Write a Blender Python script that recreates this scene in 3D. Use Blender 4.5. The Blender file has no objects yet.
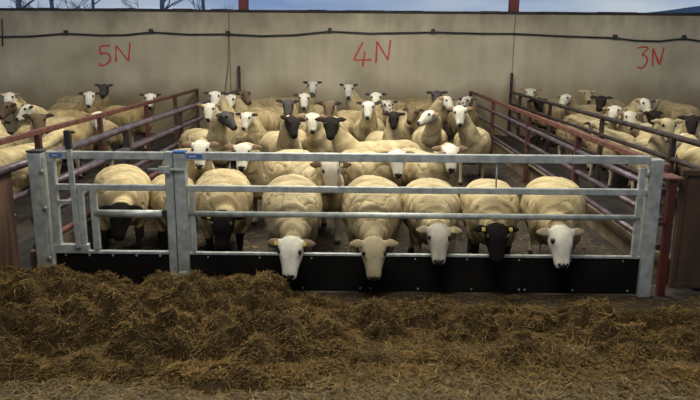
import bpy, bmesh, math, random
import numpy as np
from mathutils import Vector, Matrix, noise

random.seed(7); rng = np.random.default_rng(7)
PI = math.pi
scene = bpy.context.scene
COL = scene.collection

# ------------------------------------------------------------------ camera
FPX = 674.0; PITCH = 12.5; ROLL = 0.45; YAW = 0.34; CAMH = 1.65
RM = (Matrix.Rotation(math.radians(YAW), 3, 'Z') @ Matrix.Rotation(math.radians(90 - PITCH), 3, 'X')
      @ Matrix.Rotation(math.radians(ROLL), 3, 'Z'))
cam_d = bpy.data.cameras.new('camera'); cam = bpy.data.objects.new('camera', cam_d)
COL.objects.link(cam)
cam_d.sensor_width = 36.0; cam_d.lens = 36.0 * FPX / 700.0; cam_d.clip_end = 2000
cam.matrix_world = Matrix.Translation((0, 0, CAMH)) @ RM.to_4x4()
scene.camera = cam

# ------------------------------------------------------------------ world: pale broken cloud over blue
world = bpy.data.worlds.new('sky'); scene.world = world; world.use_nodes = True
wt = world.node_tree; wt.nodes.clear()
w_out = wt.nodes.new('ShaderNodeOutputWorld'); w_bg = wt.nodes.new('ShaderNodeBackground')
w_tc = wt.nodes.new('ShaderNodeTexCoord'); w_map = wt.nodes.new('ShaderNodeMapping')
w_n = wt.nodes.new('ShaderNodeTexNoise'); w_r = wt.nodes.new('ShaderNodeValToRGB')
w_map.inputs['Scale'].default_value = (1.0, 1.0, 4.0)
w_n.inputs['Scale'].default_value = 3.2; w_n.inputs['Detail'].default_value = 5
w_r.color_ramp.elements[0].position = 0.36; w_r.color_ramp.elements[0].color = (0.32, 0.47, 0.80, 1)
w_r.color_ramp.elements[1].position = 0.66; w_r.color_ramp.elements[1].color = (0.78, 0.89, 1.0, 1)
wt.links.new(w_tc.outputs['Generated'], w_map.inputs['Vector']); wt.links.new(w_map.outputs[0], w_n.inputs['Vector'])
wt.links.new(w_n.outputs['Fac'], w_r.inputs['Fac']); wt.links.new(w_r.outputs['Color'], w_bg.inputs['Color'])
w_bg.inputs['Strength'].default_value = 0.58
wt.links.new(w_bg.outputs[0], w_out.inputs['Surface'])

# ------------------------------------------------------------------ roof lights (translucent sheets in the shed roof) and an added front fill
ROOF_Z = 4.6
def roof_or_fill_light(x, y, sx, sy, power, col=(1.0, 0.955, 0.83)):
    l = bpy.data.lights.new('roof_or_fill_light', 'AREA'); l.shape = 'RECTANGLE'
    l.size = sx; l.size_y = sy; l.energy = power; l.color = col
    o = bpy.data.objects.new('roof_or_fill_light', l); COL.objects.link(o); o.location = (x, y, ROOF_Z - 0.03)
for rx_, pw in ((-5.4, 130), (0.0, 370), (5.4, 130)):
    roof_or_fill_light(rx_, 7.4, 1.3, 5.0, pw)
roof_or_fill_light(0.0, 1.7, 1.6, 1.6, 150)  # added fill lamp over the passage to light the faces from the front

scene.view_settings.view_transform = 'Standard'; scene.view_settings.look = 'None'
scene.view_settings.gamma = 1.0; scene.view_settings.exposure = 0.08
scene.view_settings.use_curve_mapping = False

# ------------------------------------------------------------------ helpers
CAM = Vector((0, 0, CAMH))
def ray(x, y): return RM @ Vector(((x - 350) / FPX, -(y - 200) / FPX, -1.0))
def at_y(x, y, Y): d = ray(x, y); return CAM + d * (Y / d.y)
def at_z(x, y, z): d = ray(x, y); return CAM + d * ((z - CAMH) / d.z)

def mat(name, c1, c2=None, scale=6.0, rough=0.8, metal=0.0, bump=0.0, bscale=None, detail=6, stretch=(1, 1, 1), c3=None, dist=0.02, lo=0.35, hi=0.65):
    m = bpy.data.materials.new(name); m.use_nodes = True; nt = m.node_tree; b = nt.nodes['Principled BSDF']
    b.inputs['Roughness'].default_value = rough; b.inputs['Metallic'].default_value = metal
    tc = nt.nodes.new('ShaderNodeTexCoord'); mp = nt.nodes.new('ShaderNodeMapping')
    mp.inputs['Scale'].default_value = stretch
    nt.links.new(tc.outputs['Object'], mp.inputs['Vector'])
    n = nt.nodes.new('ShaderNodeTexNoise'); n.inputs['Scale'].default_value = scale; n.inputs['Detail'].default_value = detail
    nt.links.new(mp.outputs[0], n.inputs['Vector'])
    r = nt.nodes.new('ShaderNodeValToRGB'); e = r.color_ramp.elements
    e[0].position = lo; e[0].color = (*c1, 1); e[1].position = hi; e[1].color = (*(c2 or c1), 1)
    if c3: k = r.color_ramp.elements.new(0.5 * (lo + hi)); k.color = (*c3, 1)
    nt.links.new(n.outputs['Fac'], r.inputs['Fac']); nt.links.new(r.outputs['Color'], b.inputs['Base Color'])
    if bump:
        n2 = nt.nodes.new('ShaderNodeTexNoise'); n2.inputs['Scale'].default_value = bscale or scale * 4; n2.inputs['Detail'].default_value = 4
        nt.links.new(mp.outputs[0], n2.inputs['Vector'])
        bp = nt.nodes.new('ShaderNodeBump'); bp.inputs['Strength'].default_value = bump; bp.inputs['Distance'].default_value = dist
        nt.links.new(n2.outputs['Fac'], bp.inputs['Height']); nt.links.new(bp.outputs[0], b.inputs['Normal'])
    return m

M = {}
M['galv'] = mat('galvanised_steel', (0.31, 0.335, 0.32), (0.50, 0.525, 0.50), 18, 0.5, 0.4, 0.12, 60, dist=0.003)
M['rubber'] = mat('black_rubber', (0.004, 0.004, 0.004), (0.009, 0.008, 0.007), 5, 0.95, 0, 0.1, 30, dist=0.004)
M['rubber'].node_tree.nodes['Principled BSDF'].inputs['Specular IOR Level'].default_value = 0.12
M['blackgrip'] = mat('black_grip', (0.012, 0.012, 0.013), (0.02, 0.02, 0.02), 10, 0.55)
M['redpaint'] = mat('rusty_red_paint', (0.085, 0.028, 0.019), (0.17, 0.062, 0.042), 9, 0.65, 0.0, 0.25, 40, dist=0.004)
M['darkred'] = mat('dark_rusty_post', (0.05, 0.016, 0.012), (0.12, 0.04, 0.028), 9, 0.7, 0.0, 0.25, 40, dist=0.004)
M['oxred'] = mat('bright_oxide_red', (0.085, 0.012, 0.009), (0.045, 0.008, 0.006), 7, 0.55, 0.0, 0.2, 40, dist=0.004)
M['pipe'] = mat('dark_purple_grey_pipe', (0.055, 0.038, 0.045), (0.15, 0.11, 0.13), 7, 0.42, 0.35, 0.2, 40, dist=0.003)
M['blackpipe'] = mat('dark_brown_pipe', (0.03, 0.02, 0.018), (0.085, 0.06, 0.052), 7, 0.45, 0.3, 0.2, 40, dist=0.003)
M['rust'] = mat('rusty_brown_sheet', (0.035, 0.018, 0.011), (0.10, 0.052, 0.028), 4, 0.7, 0.1, 0.3, 25, stretch=(1, 1, 0.5), dist=0.006)
M['rustboard'] = mat('weathered_red_board', (0.06, 0.03, 0.018), (0.16, 0.085, 0.05), 5, 0.75, 0.0, 0.3, 25, stretch=(1, 3, 0.4), dist=0.006)
M['blue'] = mat('blue_sticker', (0.03, 0.10, 0.32), (0.05, 0.16, 0.42), 20, 0.4)
M['white'] = mat('white_sticker_print', (0.5, 0.55, 0.6), (0.6, 0.62, 0.65), 20, 0.4)
M['spray'] = mat('red_spray_paint', (0.45, 0.035, 0.03), (0.60, 0.08, 0.06), 30, 0.7)
M['hose'] = mat('black_water_pipe', (0.012, 0.012, 0.013), (0.03, 0.03, 0.03), 8, 0.5)
M['coping'] = mat('dark_wall_coping', (0.02, 0.018, 0.017), (0.055, 0.05, 0.045), 5, 0.9, 0, 0.4, 20)
M['column'] = mat('red_oxide_column', (0.12, 0.022, 0.02), (0.19, 0.04, 0.035), 6, 0.6)
M['kerb'] = mat('dirty_kerb', (0.075, 0.052, 0.028), (0.22, 0.165, 0.095), 3, 0.9, 0, 0.5, 18)
M['roofsheet'] = mat('roof_sheet', (0.16, 0.16, 0.15), (0.22, 0.22, 0.21), 2, 0.9)
M['bark'] = mat('winter_bark', (0.11, 0.13, 0.19), (0.17, 0.20, 0.28), 3, 0.9)
M['hill'] = mat('far_hill', (0.13, 0.20, 0.34), (0.20, 0.29, 0.46), 0.02, 1.0)
M['eye'] = mat('sheep_eye', (0.006, 0.005, 0.004), (0.012, 0.009, 0.006), 20, 0.15)
M['tag'] = mat('yellow_ear_tag', (0.42, 0.35, 0.04), (0.50, 0.42, 0.06), 20, 0.4)
M['floorpen'] = mat('dark_pen_floor', (0.010, 0.007, 0.004), (0.045, 0.031, 0.018), 3.2, 0.9, 0, 0.8, 14, detail=10, dist=0.05)
M['passage'] = mat('passage_floor', (0.008, 0.006, 0.005), (0.025, 0.019, 0.014), 3.0, 0.7, 0, 0.6, 14)

# concrete wall: grey-tan with streaks, stain band at sheep height
def wall_mat():
    m = bpy.data.materials.new('cast_concrete'); m.use_nodes = True; nt = m.node_tree; b = nt.nodes['Principled BSDF']
    L = nt.links.new; N = nt.nodes.new
    b.inputs['Roughness'].default_value = 0.9
    tc = N('ShaderNodeTexCoord')
    n1 = N('ShaderNodeTexNoise'); n1.inputs['Scale'].default_value = 0.9; n1.inputs['Detail'].default_value = 8
    L(tc.outputs['Object'], n1.inputs['Vector'])
    mp = N('ShaderNodeMapping'); mp.inputs['Scale'].default_value = (3.5, 3.5, 0.25); L(tc.outputs['Object'], mp.inputs['Vector'])
    n2 = N('ShaderNodeTexNoise'); n2.inputs['Scale'].default_value = 1.6; n2.inputs['Detail'].default_value = 5; L(mp.outputs[0], n2.inputs['Vector'])
    r1 = N('ShaderNodeValToRGB'); e = r1.color_ramp.elements
    e[0].position = .3; e[0].color = (0.37, 0.325, 0.235, 1); e[1].position = .7; e[1].color = (0.63, 0.56, 0.42, 1)
    L(n1.outputs['Fac'], r1.inputs['Fac'])
    r2 = N('ShaderNodeValToRGB'); e = r2.color_ramp.elements
    e[0].position = .3; e[0].color = (0.86, 0.85, 0.83, 1); e[1].position = .6; e[1].color = (1, 1, 1, 1)
    L(n2.outputs['Fac'], r2.inputs['Fac'])
    mx = N('ShaderNodeMix'); mx.data_type = 'RGBA'; mx.blend_type = 'MULTIPLY'; mx.inputs[0].default_value = 0.75
    L(r1.outputs[0], mx.inputs[6]); L(r2.outputs[0], mx.inputs[7])
    # grease and dung rubbed on by the animals up to about back height, ragged edge
    sx = N('ShaderNodeSeparateXYZ'); L(tc.outputs['Object'], sx.inputs[0])
    n3 = N('ShaderNodeTexNoise'); n3.inputs['Scale'].default_value = 1.3; n3.inputs['Detail'].default_value = 6; L(tc.outputs['Object'], n3.inputs['Vector'])
    ma = N('ShaderNodeMath'); ma.operation = 'MULTIPLY_ADD'; ma.inputs[1].default_value = 0.9; L(n3.outputs['Fac'], ma.inputs[0]); L(sx.outputs['Z'], ma.inputs[2])
    mr = N('ShaderNodeMapRange'); mr.inputs[1].default_value = 1.0; mr.inputs[2].default_value = 1.6; L(ma.outputs[0], mr.inputs[0])
    mx2 = N('ShaderNodeMix'); mx2.data_type = 'RGBA'; L(mr.outputs[0], mx2.inputs[0]); mx2.inputs[6].default_value = (0.25, 0.20, 0.125, 1); L(mx.outputs[2], mx2.inputs[7])
    # dark run-off stains under the coping
    mp5 = N('ShaderNodeMapping'); mp5.inputs['Scale'].default_value = (1.6, 1.6, 0.9); L(tc.outputs['Object'], mp5.inputs['Vector'])
    n5 = N('ShaderNodeTexNoise'); n5.inputs['Scale'].default_value = 2.2; n5.inputs['Detail'].default_value = 7; L(mp5.outputs[0], n5.inputs['Vector'])
    m5 = N('ShaderNodeMath'); m5.operation = 'MULTIPLY_ADD'; m5.inputs[1].default_value = 1.3; L(n5.outputs['Fac'], m5.inputs[0]); L(sx.outputs['Z'], m5.inputs[2])
    r5 = N('ShaderNodeMapRange'); r5.inputs[1].default_value = 2.62; r5.inputs[2].default_value = 3.25; r5.inputs[4].default_value = 0.55; L(m5.outputs[0], r5.inputs[0])
    mx5 = N('ShaderNodeMix'); mx5.data_type = 'RGBA'; L(r5.outputs[0], mx5.inputs[0]); L(mx2.outputs[2], mx5.inputs[6]); mx5.inputs[7].default_value = (0.12, 0.10, 0.075, 1)
    L(mx5.outputs[2], b.inputs['Base Color'])
    n4 = N('ShaderNodeTexNoise'); n4.inputs['Scale'].default_value = 22; n4.inputs['Detail'].default_value = 6; L(tc.outputs['Object'], n4.inputs['Vector'])
    bp = N('ShaderNodeBump'); bp.inputs['Strength'].default_value = 0.35; bp.inputs['Distance'].default_value = 0.01
    L(n4.outputs['Fac'], bp.inputs['Height']); L(bp.outputs[0], b.inputs['Normal'])
    return m
M['wall'] = wall_mat()

def attr_mat(name, rough=0.9, bump=0.5, bscale=60, dist=0.01, stretch=(1, 1, 1), var=0.35, vscale=14):
    m = bpy.data.materials.new(name); m.use_nodes = True; nt = m.node_tree; b = nt.nodes['Principled BSDF']
    L = nt.links.new; N = nt.nodes.new
    b.inputs['Roughness'].default_value = rough
    try: b.inputs['Specular IOR Level'].default_value = 0.15
    except Exception: pass
    a = N('ShaderNodeAttribute'); a.attribute_name = 'col'
    tc = N('ShaderNodeTexCoord'); mp = N('ShaderNodeMapping'); mp.inputs['Scale'].default_value = stretch; L(tc.outputs['Object'], mp.inputs['Vector'])
    n = N('ShaderNodeTexNoise'); n.inputs['Scale'].default_value = vscale; n.inputs['Detail'].default_value = 6; L(mp.outputs[0], n.inputs['Vector'])
    r = N('ShaderNodeMapRange'); r.inputs[1].default_value = .3; r.inputs[2].default_value = .7; r.inputs[3].default_value = 1 - var; r.inputs[4].default_value = 1 + var * .3
    L(n.outputs['Fac'], r.inputs[0])
    mx = N('ShaderNodeVectorMath'); mx.operation = 'SCALE'; L(a.outputs['Color'], mx.inputs[0]); L(r.outputs[0], mx.inputs[3])
    L(mx.outputs[0], b.inputs['Base Color'])
    if bump:
        n2 = N('ShaderNodeTexNoise'); n2.inputs['Scale'].default_value = bscale; n2.inputs['Detail'].default_value = 4; L(mp.outputs[0], n2.inputs['Vector'])
        aw = N('ShaderNodeAttribute'); aw.attribute_name = 'wool'
        ms = N('ShaderNodeMath'); ms.operation = 'MULTIPLY'; ms.inputs[1].default_value = bump; L(aw.outputs['Fac'], ms.inputs[0])
        bp = N('ShaderNodeBump'); bp.inputs['Distance'].default_value = dist; L(ms.outputs[0], bp.inputs['Strength'])
        L(n2.outputs['Fac'], bp.inputs['Height']); L(bp.outputs[0], b.inputs['Normal'])
    return m
M['sheep'] = attr_mat('shorn_fleece_and_face', 0.92, 0.45, 48, 0.012, (1, 1, 1), 0.28, 11)
M['hay'] = attr_mat('hay_strands', 0.85, 0, var=0.3, vscale=6)

def link(o, parent=None, parts=None):
    COL.objects.link(o)
    if parent is not None: o.parent = parent
    return o
def tag(o, label=None, cat=None, group=None, kind=None):
    if label: o['label'] = label
    if cat: o['category'] = cat
    if group: o['group'] = group
    if kind: o['kind'] = kind
    return o
def empty(name, loc=(0, 0, 0)):
    o = bpy.data.objects.new(name, None); o.empty_display_size = 0.1; o.location = loc; COL.objects.link(o); return o

class MB:
    """collects simple shapes in world space into one mesh"""
    def __init__(s): s.bm = bmesh.new()
    def box(s, x0, x1, y0, y1, z0, z1, bev=0.0):
        vs = [s.bm.verts.new(p) for p in ((x0, y0, z0), (x1, y0, z0), (x1, y1, z0), (x0, y1, z0), (x0, y0, z1), (x1, y0, z1), (x1, y1, z1), (x0, y1, z1))]
        fs = [s.bm.faces.new([vs[i] for i in q]) for q in ((3, 2, 1, 0), (4, 5, 6, 7), (0, 1, 5, 4), (1, 2, 6, 5), (2, 3, 7, 6), (3, 0, 4, 7))]
        if bev:
            es = list({e for f in fs for e in f.edges})
            bmesh.ops.bevel(s.bm, geom=es, offset=bev, segments=1, affect='EDGES', profile=0.5)
        return s
    def bar(s, a, b, w, h=None, bev=0.0):
        """square bar from a to b"""
        a, b = Vector(a), Vector(b); d = (b - a).normalized(); h = h or w
        up = Vector((0, 0, 1)) if abs(d.z) < 0.9 else Vector((0, 1, 0))
        sx = d.cross(up).normalized(); sz = sx.cross(d).normalized()
        vs = []
        for p in (a, b):
            for i, j in ((-1, -1), (1, -1), (1, 1), (-1, 1)): vs.append(s.bm.verts.new(p + sx * (i * w / 2) + sz * (j * h / 2)))
        fs = [s.bm.faces.new([vs[i] for i in q]) for q in ((3, 2, 1, 0), (4, 5, 6, 7), (0, 1, 5, 4), (1, 2, 6, 5), (2, 3, 7, 6), (3, 0, 4, 7))]
        if bev:
            es = list({e for f in fs for e in f.edges})
            bmesh.ops.bevel(s.bm, geom=es, offset=bev, segments=1, affect='EDGES', profile=0.5)
        return s
    def tube(s, pts, r, seg=10):
        pts = [Vector(p) for p in pts]; rr = r if isinstance(r, (list, tuple)) else [r] * len(pts)
        rings = []; prev = None
        for i, p in enumerate(pts):
            t = (pts[min(i + 1, len(pts) - 1)] - pts[max(i - 1, 0)]).normalized()
            if prev is None:
                up = Vector((0, 0, 1)) if abs(t.z) < 0.9 else Vector((0, 1, 0)); n = t.cross(up).normalized()
            else: n = (prev - t * prev.dot(t)).normalized()
            prev = n; bnm = t.cross(n)
            rings.append([s.bm.verts.new(p + (n * math.cos(2 * PI * k / seg) + bnm * math.sin(2 * PI * k / seg)) * rr[i]) for k in range(seg)])
        for a, b in zip(rings, rings[1:]):
            for k in range(seg):
                f = s.bm.faces.new((a[k], a[(k + 1) % seg], b[(k + 1) % seg], b[k])); f.smooth = True
        s.bm.faces.new(list(reversed(rings[0]))); s.bm.faces.new(rings[-1]); return s
    def build(s, name, m, parent=None, origin=None):
        bmesh.ops.recalc_face_normals(s.bm, faces=s.bm.faces[:])
        me = bpy.data.meshes.new(name); 
        off = Vector(origin) if origin is not None else Vector((0, 0, 0))
        q = parent
        while q is not None and origin is None: off += q.location; q = q.parent
        for v in s.bm.verts: v.co -= off
        s.bm.to_mesh(me); s.bm.free()
        me.materials.append(M[m] if isinstance(m, str) else m)
        o = bpy.data.objects.new(name, me)
        if parent is None: o.location = off
        return link(o, parent)

# ------------------------------------------------------------------ setting
W = 13.5       # face of the back wall
G = 4.45       # plane of the feed barrier
def slab(name, x0, x1, y0, y1, z0, z1, m):
    o = MB().box(x0, x1, y0, y1, z0, z1).build(name, m); return tag(o, kind='structure')

wall = slab('wall_back', -11, 11, W + 0.03, W + 0.25, -0.1, 2.36, 'coping')
for a, b in ((-11, -8.05), (-8.03, -2.465), (-2.455, 3.085), (3.095, 8.63), (8.65, 11)):
    MB().box(a, b, W, W + 0.04, -0.1, 2.36, 0.006).build('concrete_panel', 'wall', wall)
cop = MB()
xs = np.linspace(-11, 11, 60)
for a, b in zip(xs, xs[1:]): cop.box(a, b, W - 0.02, W + 0.27, 2.36, 2.41 + random.uniform(-.008, .008))
tag(cop.build('trim_1', 'coping'), kind='structure')

# painted pen numbers on the wall (flat strokes of spray paint)
def marking(strokes):
    mb = MB()
    for k, st in enumerate(strokes):
        pts = [at_y(px, py, W) for px, py in st]
        fine = []
        for i in range(len(pts) - 1):
            p0 = pts[max(i - 1, 0)]; p1 = pts[i]; p2 = pts[i + 1]; p3 = pts[min(i + 2, len(pts) - 1)]
            for t in np.linspace(0, 1, 6, endpoint=False):
                fine.append(0.5 * ((2 * p1) + (p2 - p0) * t + (2 * p0 - 5 * p1 + 4 * p2 - p3) * t * t + (3 * p1 - p0 - 3 * p2 + p3) * t ** 3) if len(st) > 2 else p1.lerp(p2, t))
        fine.append(pts[-1])
        prev = None
        for i, p in enumerate(fine):
            t = (fine[min(i + 1, len(fine) - 1)] - fine[max(i - 1, 0)]); n = Vector((-t.z, 0, t.x)).normalized() * (0.017 + 0.005 * noise.noise(p * 9))
            y0 = W - 0.0008 - 0.0003 * k
            q = [mb.bm.verts.new((p.x + n.x, y0, p.z + n.z)), mb.bm.verts.new((p.x - n.x, y0, p.z - n.z)), mb.bm.verts.new((p.x + n.x, W + .001, p.z + n.z)), mb.bm.verts.new((p.x - n.x, W + .001, p.z - n.z))]
            if prev:
                mb.bm.faces.new((prev[0], prev[1], q[1], q[0])); mb.bm.faces.new((prev[0], q[0], q[2], prev[2])); mb.bm.faces.new((prev[1], prev[3], q[3], q[1]))
            prev = q
    o = mb.build('painted_number', 'spray', wall); return o
tag(marking([[(110, 45.5), (100, 46.5)], [(100, 46.5), (100.5, 53.5), (105, 53), (109.5, 55.5), (110, 60), (106.5, 64), (101, 65.5), (98.5, 63)],
         [(116, 62), (116, 45.5)], [(116, 45.5), (128.5, 61)], [(128.5, 61), (130, 42.5)]]), 'red spray-painted 5N')
tag(marking([[(363, 42), (353.5, 60)], [(353.5, 60), (371.5, 60)], [(365, 51.5), (362.5, 67)],
         [(376, 63), (377, 41.5)], [(377, 41.5), (388, 60)], [(388, 60), (390.5, 40)]]), 'red spray-painted 4N')
tag(marking([[(637.5, 48), (645, 47), (648.5, 48)], [(648.5, 48), (642, 55)], [(642, 55), (646.5, 57), (646.5, 63), (642, 68), (637, 67)],
         [(652.5, 66), (653, 48.5)], [(653, 48.5), (659.5, 65)], [(659.5, 65), (664, 47.5)]]), 'red spray-painted 3N')

# floors
fl = slab('floor', -12, 12, -4.0, G - 0.32, -0.2, 0.0, mat('feed_passage_concrete', (0.085, 0.058, 0.030), (0.17, 0.125, 0.07), 2.6, 0.9, 0, 0.6, 40, detail=12, dist=0.01, c3=(0.12, 0.088, 0.05)))
slab('floor.001', -12, 12, G - 0.32, W + .25, -0.2, 0.0, 'floorpen')  # dark pen floor tone carried on a little way in front of the barrier
slab('floor.002', -2.93, -2.42, G + .12, W - .01, 0.0, 0.02, 'passage'); slab('floor.003', 2.42, 2.93, G + .12, W - .01, 0.0, 0.02, 'passage')
slab('ceiling', -12, 12, -9.0, W - 0.6, ROOF_Z, ROOF_Z + 0.08, 'roofsheet')

# steel columns of the shed standing in the wall
for px, lab in ((243.5, 'red-brown steel column above the wall, left of the 4N mark'), (514, 'red-brown steel column above the wall, right of the 4N mark')):
    X = at_y(px, 4, W + 0.35).x; mb = MB()
    mb.box(X - .09, X + .09, W + .28, W + .30, 0.0, ROOF_Z, .002); mb.box(X - .09, X + .09, W + .42, W + .44, 0.0, ROOF_Z, .002); mb.box(X - .012, X + .012, W + .295, W + .425, 0.0, ROOF_Z)
    tag(mb.build('steel_column', 'column', origin=(X, W + .36, 0)), lab, 'column', 'shed columns')

# black water pipe clipped along the wall
pp = empty('water_pipe', (0, W, 1.95)); tag(pp, 'black plastic water pipe clipped along the concrete wall', 'pipe')
pts_px = [(-30, 36.5), (2, 36.8), (30, 36.3), (66, 33.6), (100, 35.2), (125, 35), (151, 32.2), (190, 34.5), (228, 34.2), (262, 36), (295, 35), (330, 31.4), (370, 33.5), (433, 32.3), (480, 33.5), (515, 33.8), (560, 36), (615, 38), (635, 40.5), (660, 41.2), (684, 38.5), (700, 41), (730, 45)]
ppts = [at_y(x, y, W - 0.035) for x, y in pts_px]
MB().tube(ppts, 0.017, 8).build('pipe', 'hose', pp)
for x, y in ((66, 33.6), (151, 32.2), (228, 34.2), (330, 31.4), (433, 32.3), (615, 38), (684, 38.5)):
    p = at_y(x, y, W - 0.035); MB().box(p.x - .035, p.x + .035, W - .065, W - .001, p.z - .03, p.z + .065, .006).build('clip', 'hose', pp)
a, b = at_y(228.5, 35, W - .02), at_y(225, 92, W - .02)
MB().tube([a, (a + b) / 2 + Vector((.03, 0, 0)), b], 0.007, 6).build('drop_cable', 'kerb', pp)
a, b = at_y(2, 19, W - .03), at_y(2.5, 46, W - .03); MB().tube([a, b], 0.012, 6).build('drop_pipe', 'hose', pp)

# ------------------------------------------------------------------ feed barrier
GA = 'galv'
post = empty('gate_post', (-2.125, G, 0)); tag(post, 'galvanised box-section gate post beside the rusty board', 'post')
MB().box(-2.17, -2.08, G - .045, G + .045, 0, .975, .006).build('shaft', GA, post)
MB().box(-2.175, -2.075, G - .05, G + .05, .975, .987, .003).build('cap', 'blackgrip', post)
for z in (.25, .60, .85): MB().tube([(-2.09, G - .05, z), (-2.06, G - .05, z)], .013, 8).build('hinge_pin', GA, post)

g1 = empty('access_gate', (-1.62, G, 0)); tag(g1, 'narrow galvanised access gate with black lever handle and blue sticker', 'gate')
y0, y1 = G - .022, G + .022
MB().box(-2.055, -2.005, y0, y1, .30, .93, .004).build('stile', GA, g1)
MB().box(-1.265, -1.21, G - .03, G + .03, 0.02, .985, .004).build('stile', GA, g1)
MB().box(-2.06, -1.265, y0, y1, .930, .980, .004).build('top_rail', GA, g1)
MB().box(-2.005, -1.265, G - .018, G + .018, .716, .757, .004).build('rail', GA, g1)
MB().tube([(-1.76, G, .555), (-1.30, G, .555)], .026, 12).build('neck_bar', GA, g1)
MB().box(-1.30, -1.262, y0, y1, .528, .582, .003).build('bracket', 'blackgrip', g1)
MB().box(-2.005, -1.90, G - .014, G + .014, .618, .645, .003).build('short_rail', GA, g1)
MB().box(-1.785, -1.742, G - .018, G + .018, .30, .716, .003).build('upright', GA, g1)
MB().box(-2.055, -1.265, G - .018, G + .018, .272, .292, .003).build('bottom_rail', GA, g1)
MB().box(-2.055, -1.82, y0 - .004, y1, .275, .338, .004).build('sill_plate', GA, g1)
lv = MB().bar((-1.890, G - .034, 1.02), (-1.878, G - .034, .32), .034, .024, .003).build('lever', GA, g1)
MB().bar((-1.892, G - .034, 1.125), (-1.890, G - .034, 1.0), .042, .04, .006).build('grip', 'blackgrip', lv)
MB().box(-1.868, -1.832, G - .018, G + .018, .338, .716, .003).build('upright', GA, g1)
MB().box(-2.05, -1.265, G - .008, G + .008, .02, .282, .002).build('rubber_panel', 'rubber', g1)
st = MB().box(-2.03, -1.945, y0 - .003, y0 - .0005, .944, .968).build('sticker', 'blue', g1); MB().box(-2.015, -1.975, y0 - .004, y0 - .003, .952, .959).build('print', 'white', st)
for x in np.linspace(-1.98, -1.33, 5): MB().tube([(x, G - .016, .262), (x, G - .008, .262)], .008, 6).build('bolt', GA, g1)
lt = MB().tube([(-1.37, G - .045, .868), (-1.13, G - .045, .868)], .011, 8).build('latch_bolt', GA, g1)
MB().box(-1.30, -1.22, G - .06, G - .03, .845, .892, .004).build('latch_plate', GA, lt)
lt = MB().tube([(-1.33, G - .045, .135), (-1.12, G - .045, .135)], .011, 8).build('latch_bolt', GA, g1)
MB().box(-1.20, -1.13, G - .06, G - .03, .112, .158, .004).build('latch_plate', GA, lt)

g2 = empty('feed_barrier', (0.42, G, 0)); tag(g2, 'long galvanised feed barrier with black rubber panel in front of the sheep', 'barrier')
MB().box(-1.203, -1.125, G - .035, G + .035, 0, .975, .005).build('end_post', GA, g2)
MB().box(-1.206, -1.122, G - .038, G + .038, .975, .990, .003).build('post_cap', 'blue', g2)
MB().box(1.965, 2.05, G - .04, G + .04, 0, .962, .005).build('end_post', GA, g2)
MB().box(-1.125, 1.965, y0 - .003, y1, .928, .982, .004).build('top_rail', GA, g2)
MB().box(-1.125, 1.965, G - .018, G + .018, .714, .756, .004).build('rail', GA, g2)
MB().tube([(-1.125, G, .557), (1.935, G, .557)], .021, 12).build('neck_rail', GA, g2)
MB().box(-1.125, 1.965, G - .014, G + .014, .270, .289, .003).build('panel_rail', GA, g2)
MB().box(-1.125, 1.965, G - .008, G + .008, .015, .272, .002).build('rubber_panel', 'rubber', g2)
MB().box(-1.112, -1.080, G - .016, G + .016, .289, .714, .003).build('upright', GA, g2)
MB().box(1.905, 1.945, G - .016, G + .016, .289, .90, .003).build('upright', GA, g2)
MB().tube([(1.952, G - .03, .84), (1.952, G - .03, .90)], .014, 8).build('bracket_bolt', GA, g2)
for x in (-.098, .955): MB().tube([(x, G + .004, .756), (x, G + .004, .928)], .006, 6).build('tie_rod', GA, g2)
st = MB().box(-1.115, -1.01, y0 - .006, y0 - .0035, .942, .970).build('sticker', 'blue', g2); MB().box(-1.10, -1.05, y0 - .007, y0 - .006, .952, .960).build('print', 'white', st)
for x in (-.75, -.35, .05, .12, .45, .82, 1.15, 1.19, 1.52, 1.9): MB().tube([(x, G - .014, .04), (x, G - .008, .04)], .007, 6).build('bolt', GA, g2)
for x in np.linspace(-1.0, 1.85, 9): MB().tube([(x, G - .014, .255), (x, G - .008, .255)], .006, 6).build('bolt', GA, g2)

# ------------------------------------------------------------------ pen divider fences
def wob(a, b, n=9, amp=.006):
    a, b = Vector(a), Vector(b)
    return [a.lerp(b, t) + Vector((noise.noise(Vector((t * 6, a.x, a.z))) * amp, 0, noise.noise(Vector((t * 5, a.z, 9 + a.x))) * amp)) * (0 if t in (0, 1) else 1) for t in np.linspace(0, 1, n)]
def fence(label, xa, xb, ya, yb, top, rails, posts, pm, pw, tall=None, topy=None):
    f = empty('pen_divider', (xa, ya, 0)); tag(f, label, 'fence', 'fences between the pens')
    X = lambda y: xa + (xb - xa) * (y - ya) / (yb - ya)
    ty = ya if topy is None else topy
    if top == 'box': MB().bar((X(ty), ty, .875), (X(yb), yb, .875), .05, .05, .006).build('top_rail', pm, f)
    else: MB().tube(wob((X(ty), ty, .875), (X(yb), yb, .875)), .028, 10).build('top_rail', top, f)
    for z, r, m in rails: MB().tube(wob((X(ya), ya, z), (X(yb), yb, z)), r, 10).build('rail', m, f)
    for k, y in enumerate(posts):
        MB().box(X(y) - pw / 2, X(y) + pw / 2, y - pw / 2, y + pw / 2, 0, .86, .004).build('post', 'darkred' if pm == 'redpaint' else pm, f)
    if tall: MB().box(X(yb) - .025, X(yb) + .025, yb - .025, yb + .025, 0, tall, .003).build('wall_post', 'blackpipe', f)
    return f
fence('rusty red divider fence right of the centre pen, running back to the wall', 2.17, 2.27, 4.62, 13.40, 'box',
      [(.70, .026, 'pipe'), (.50, .024, 'pipe'), (.30, .024, 'pipe')], (6.6, 8.6, 11.0, 13.36), 'redpaint', .055)
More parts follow.
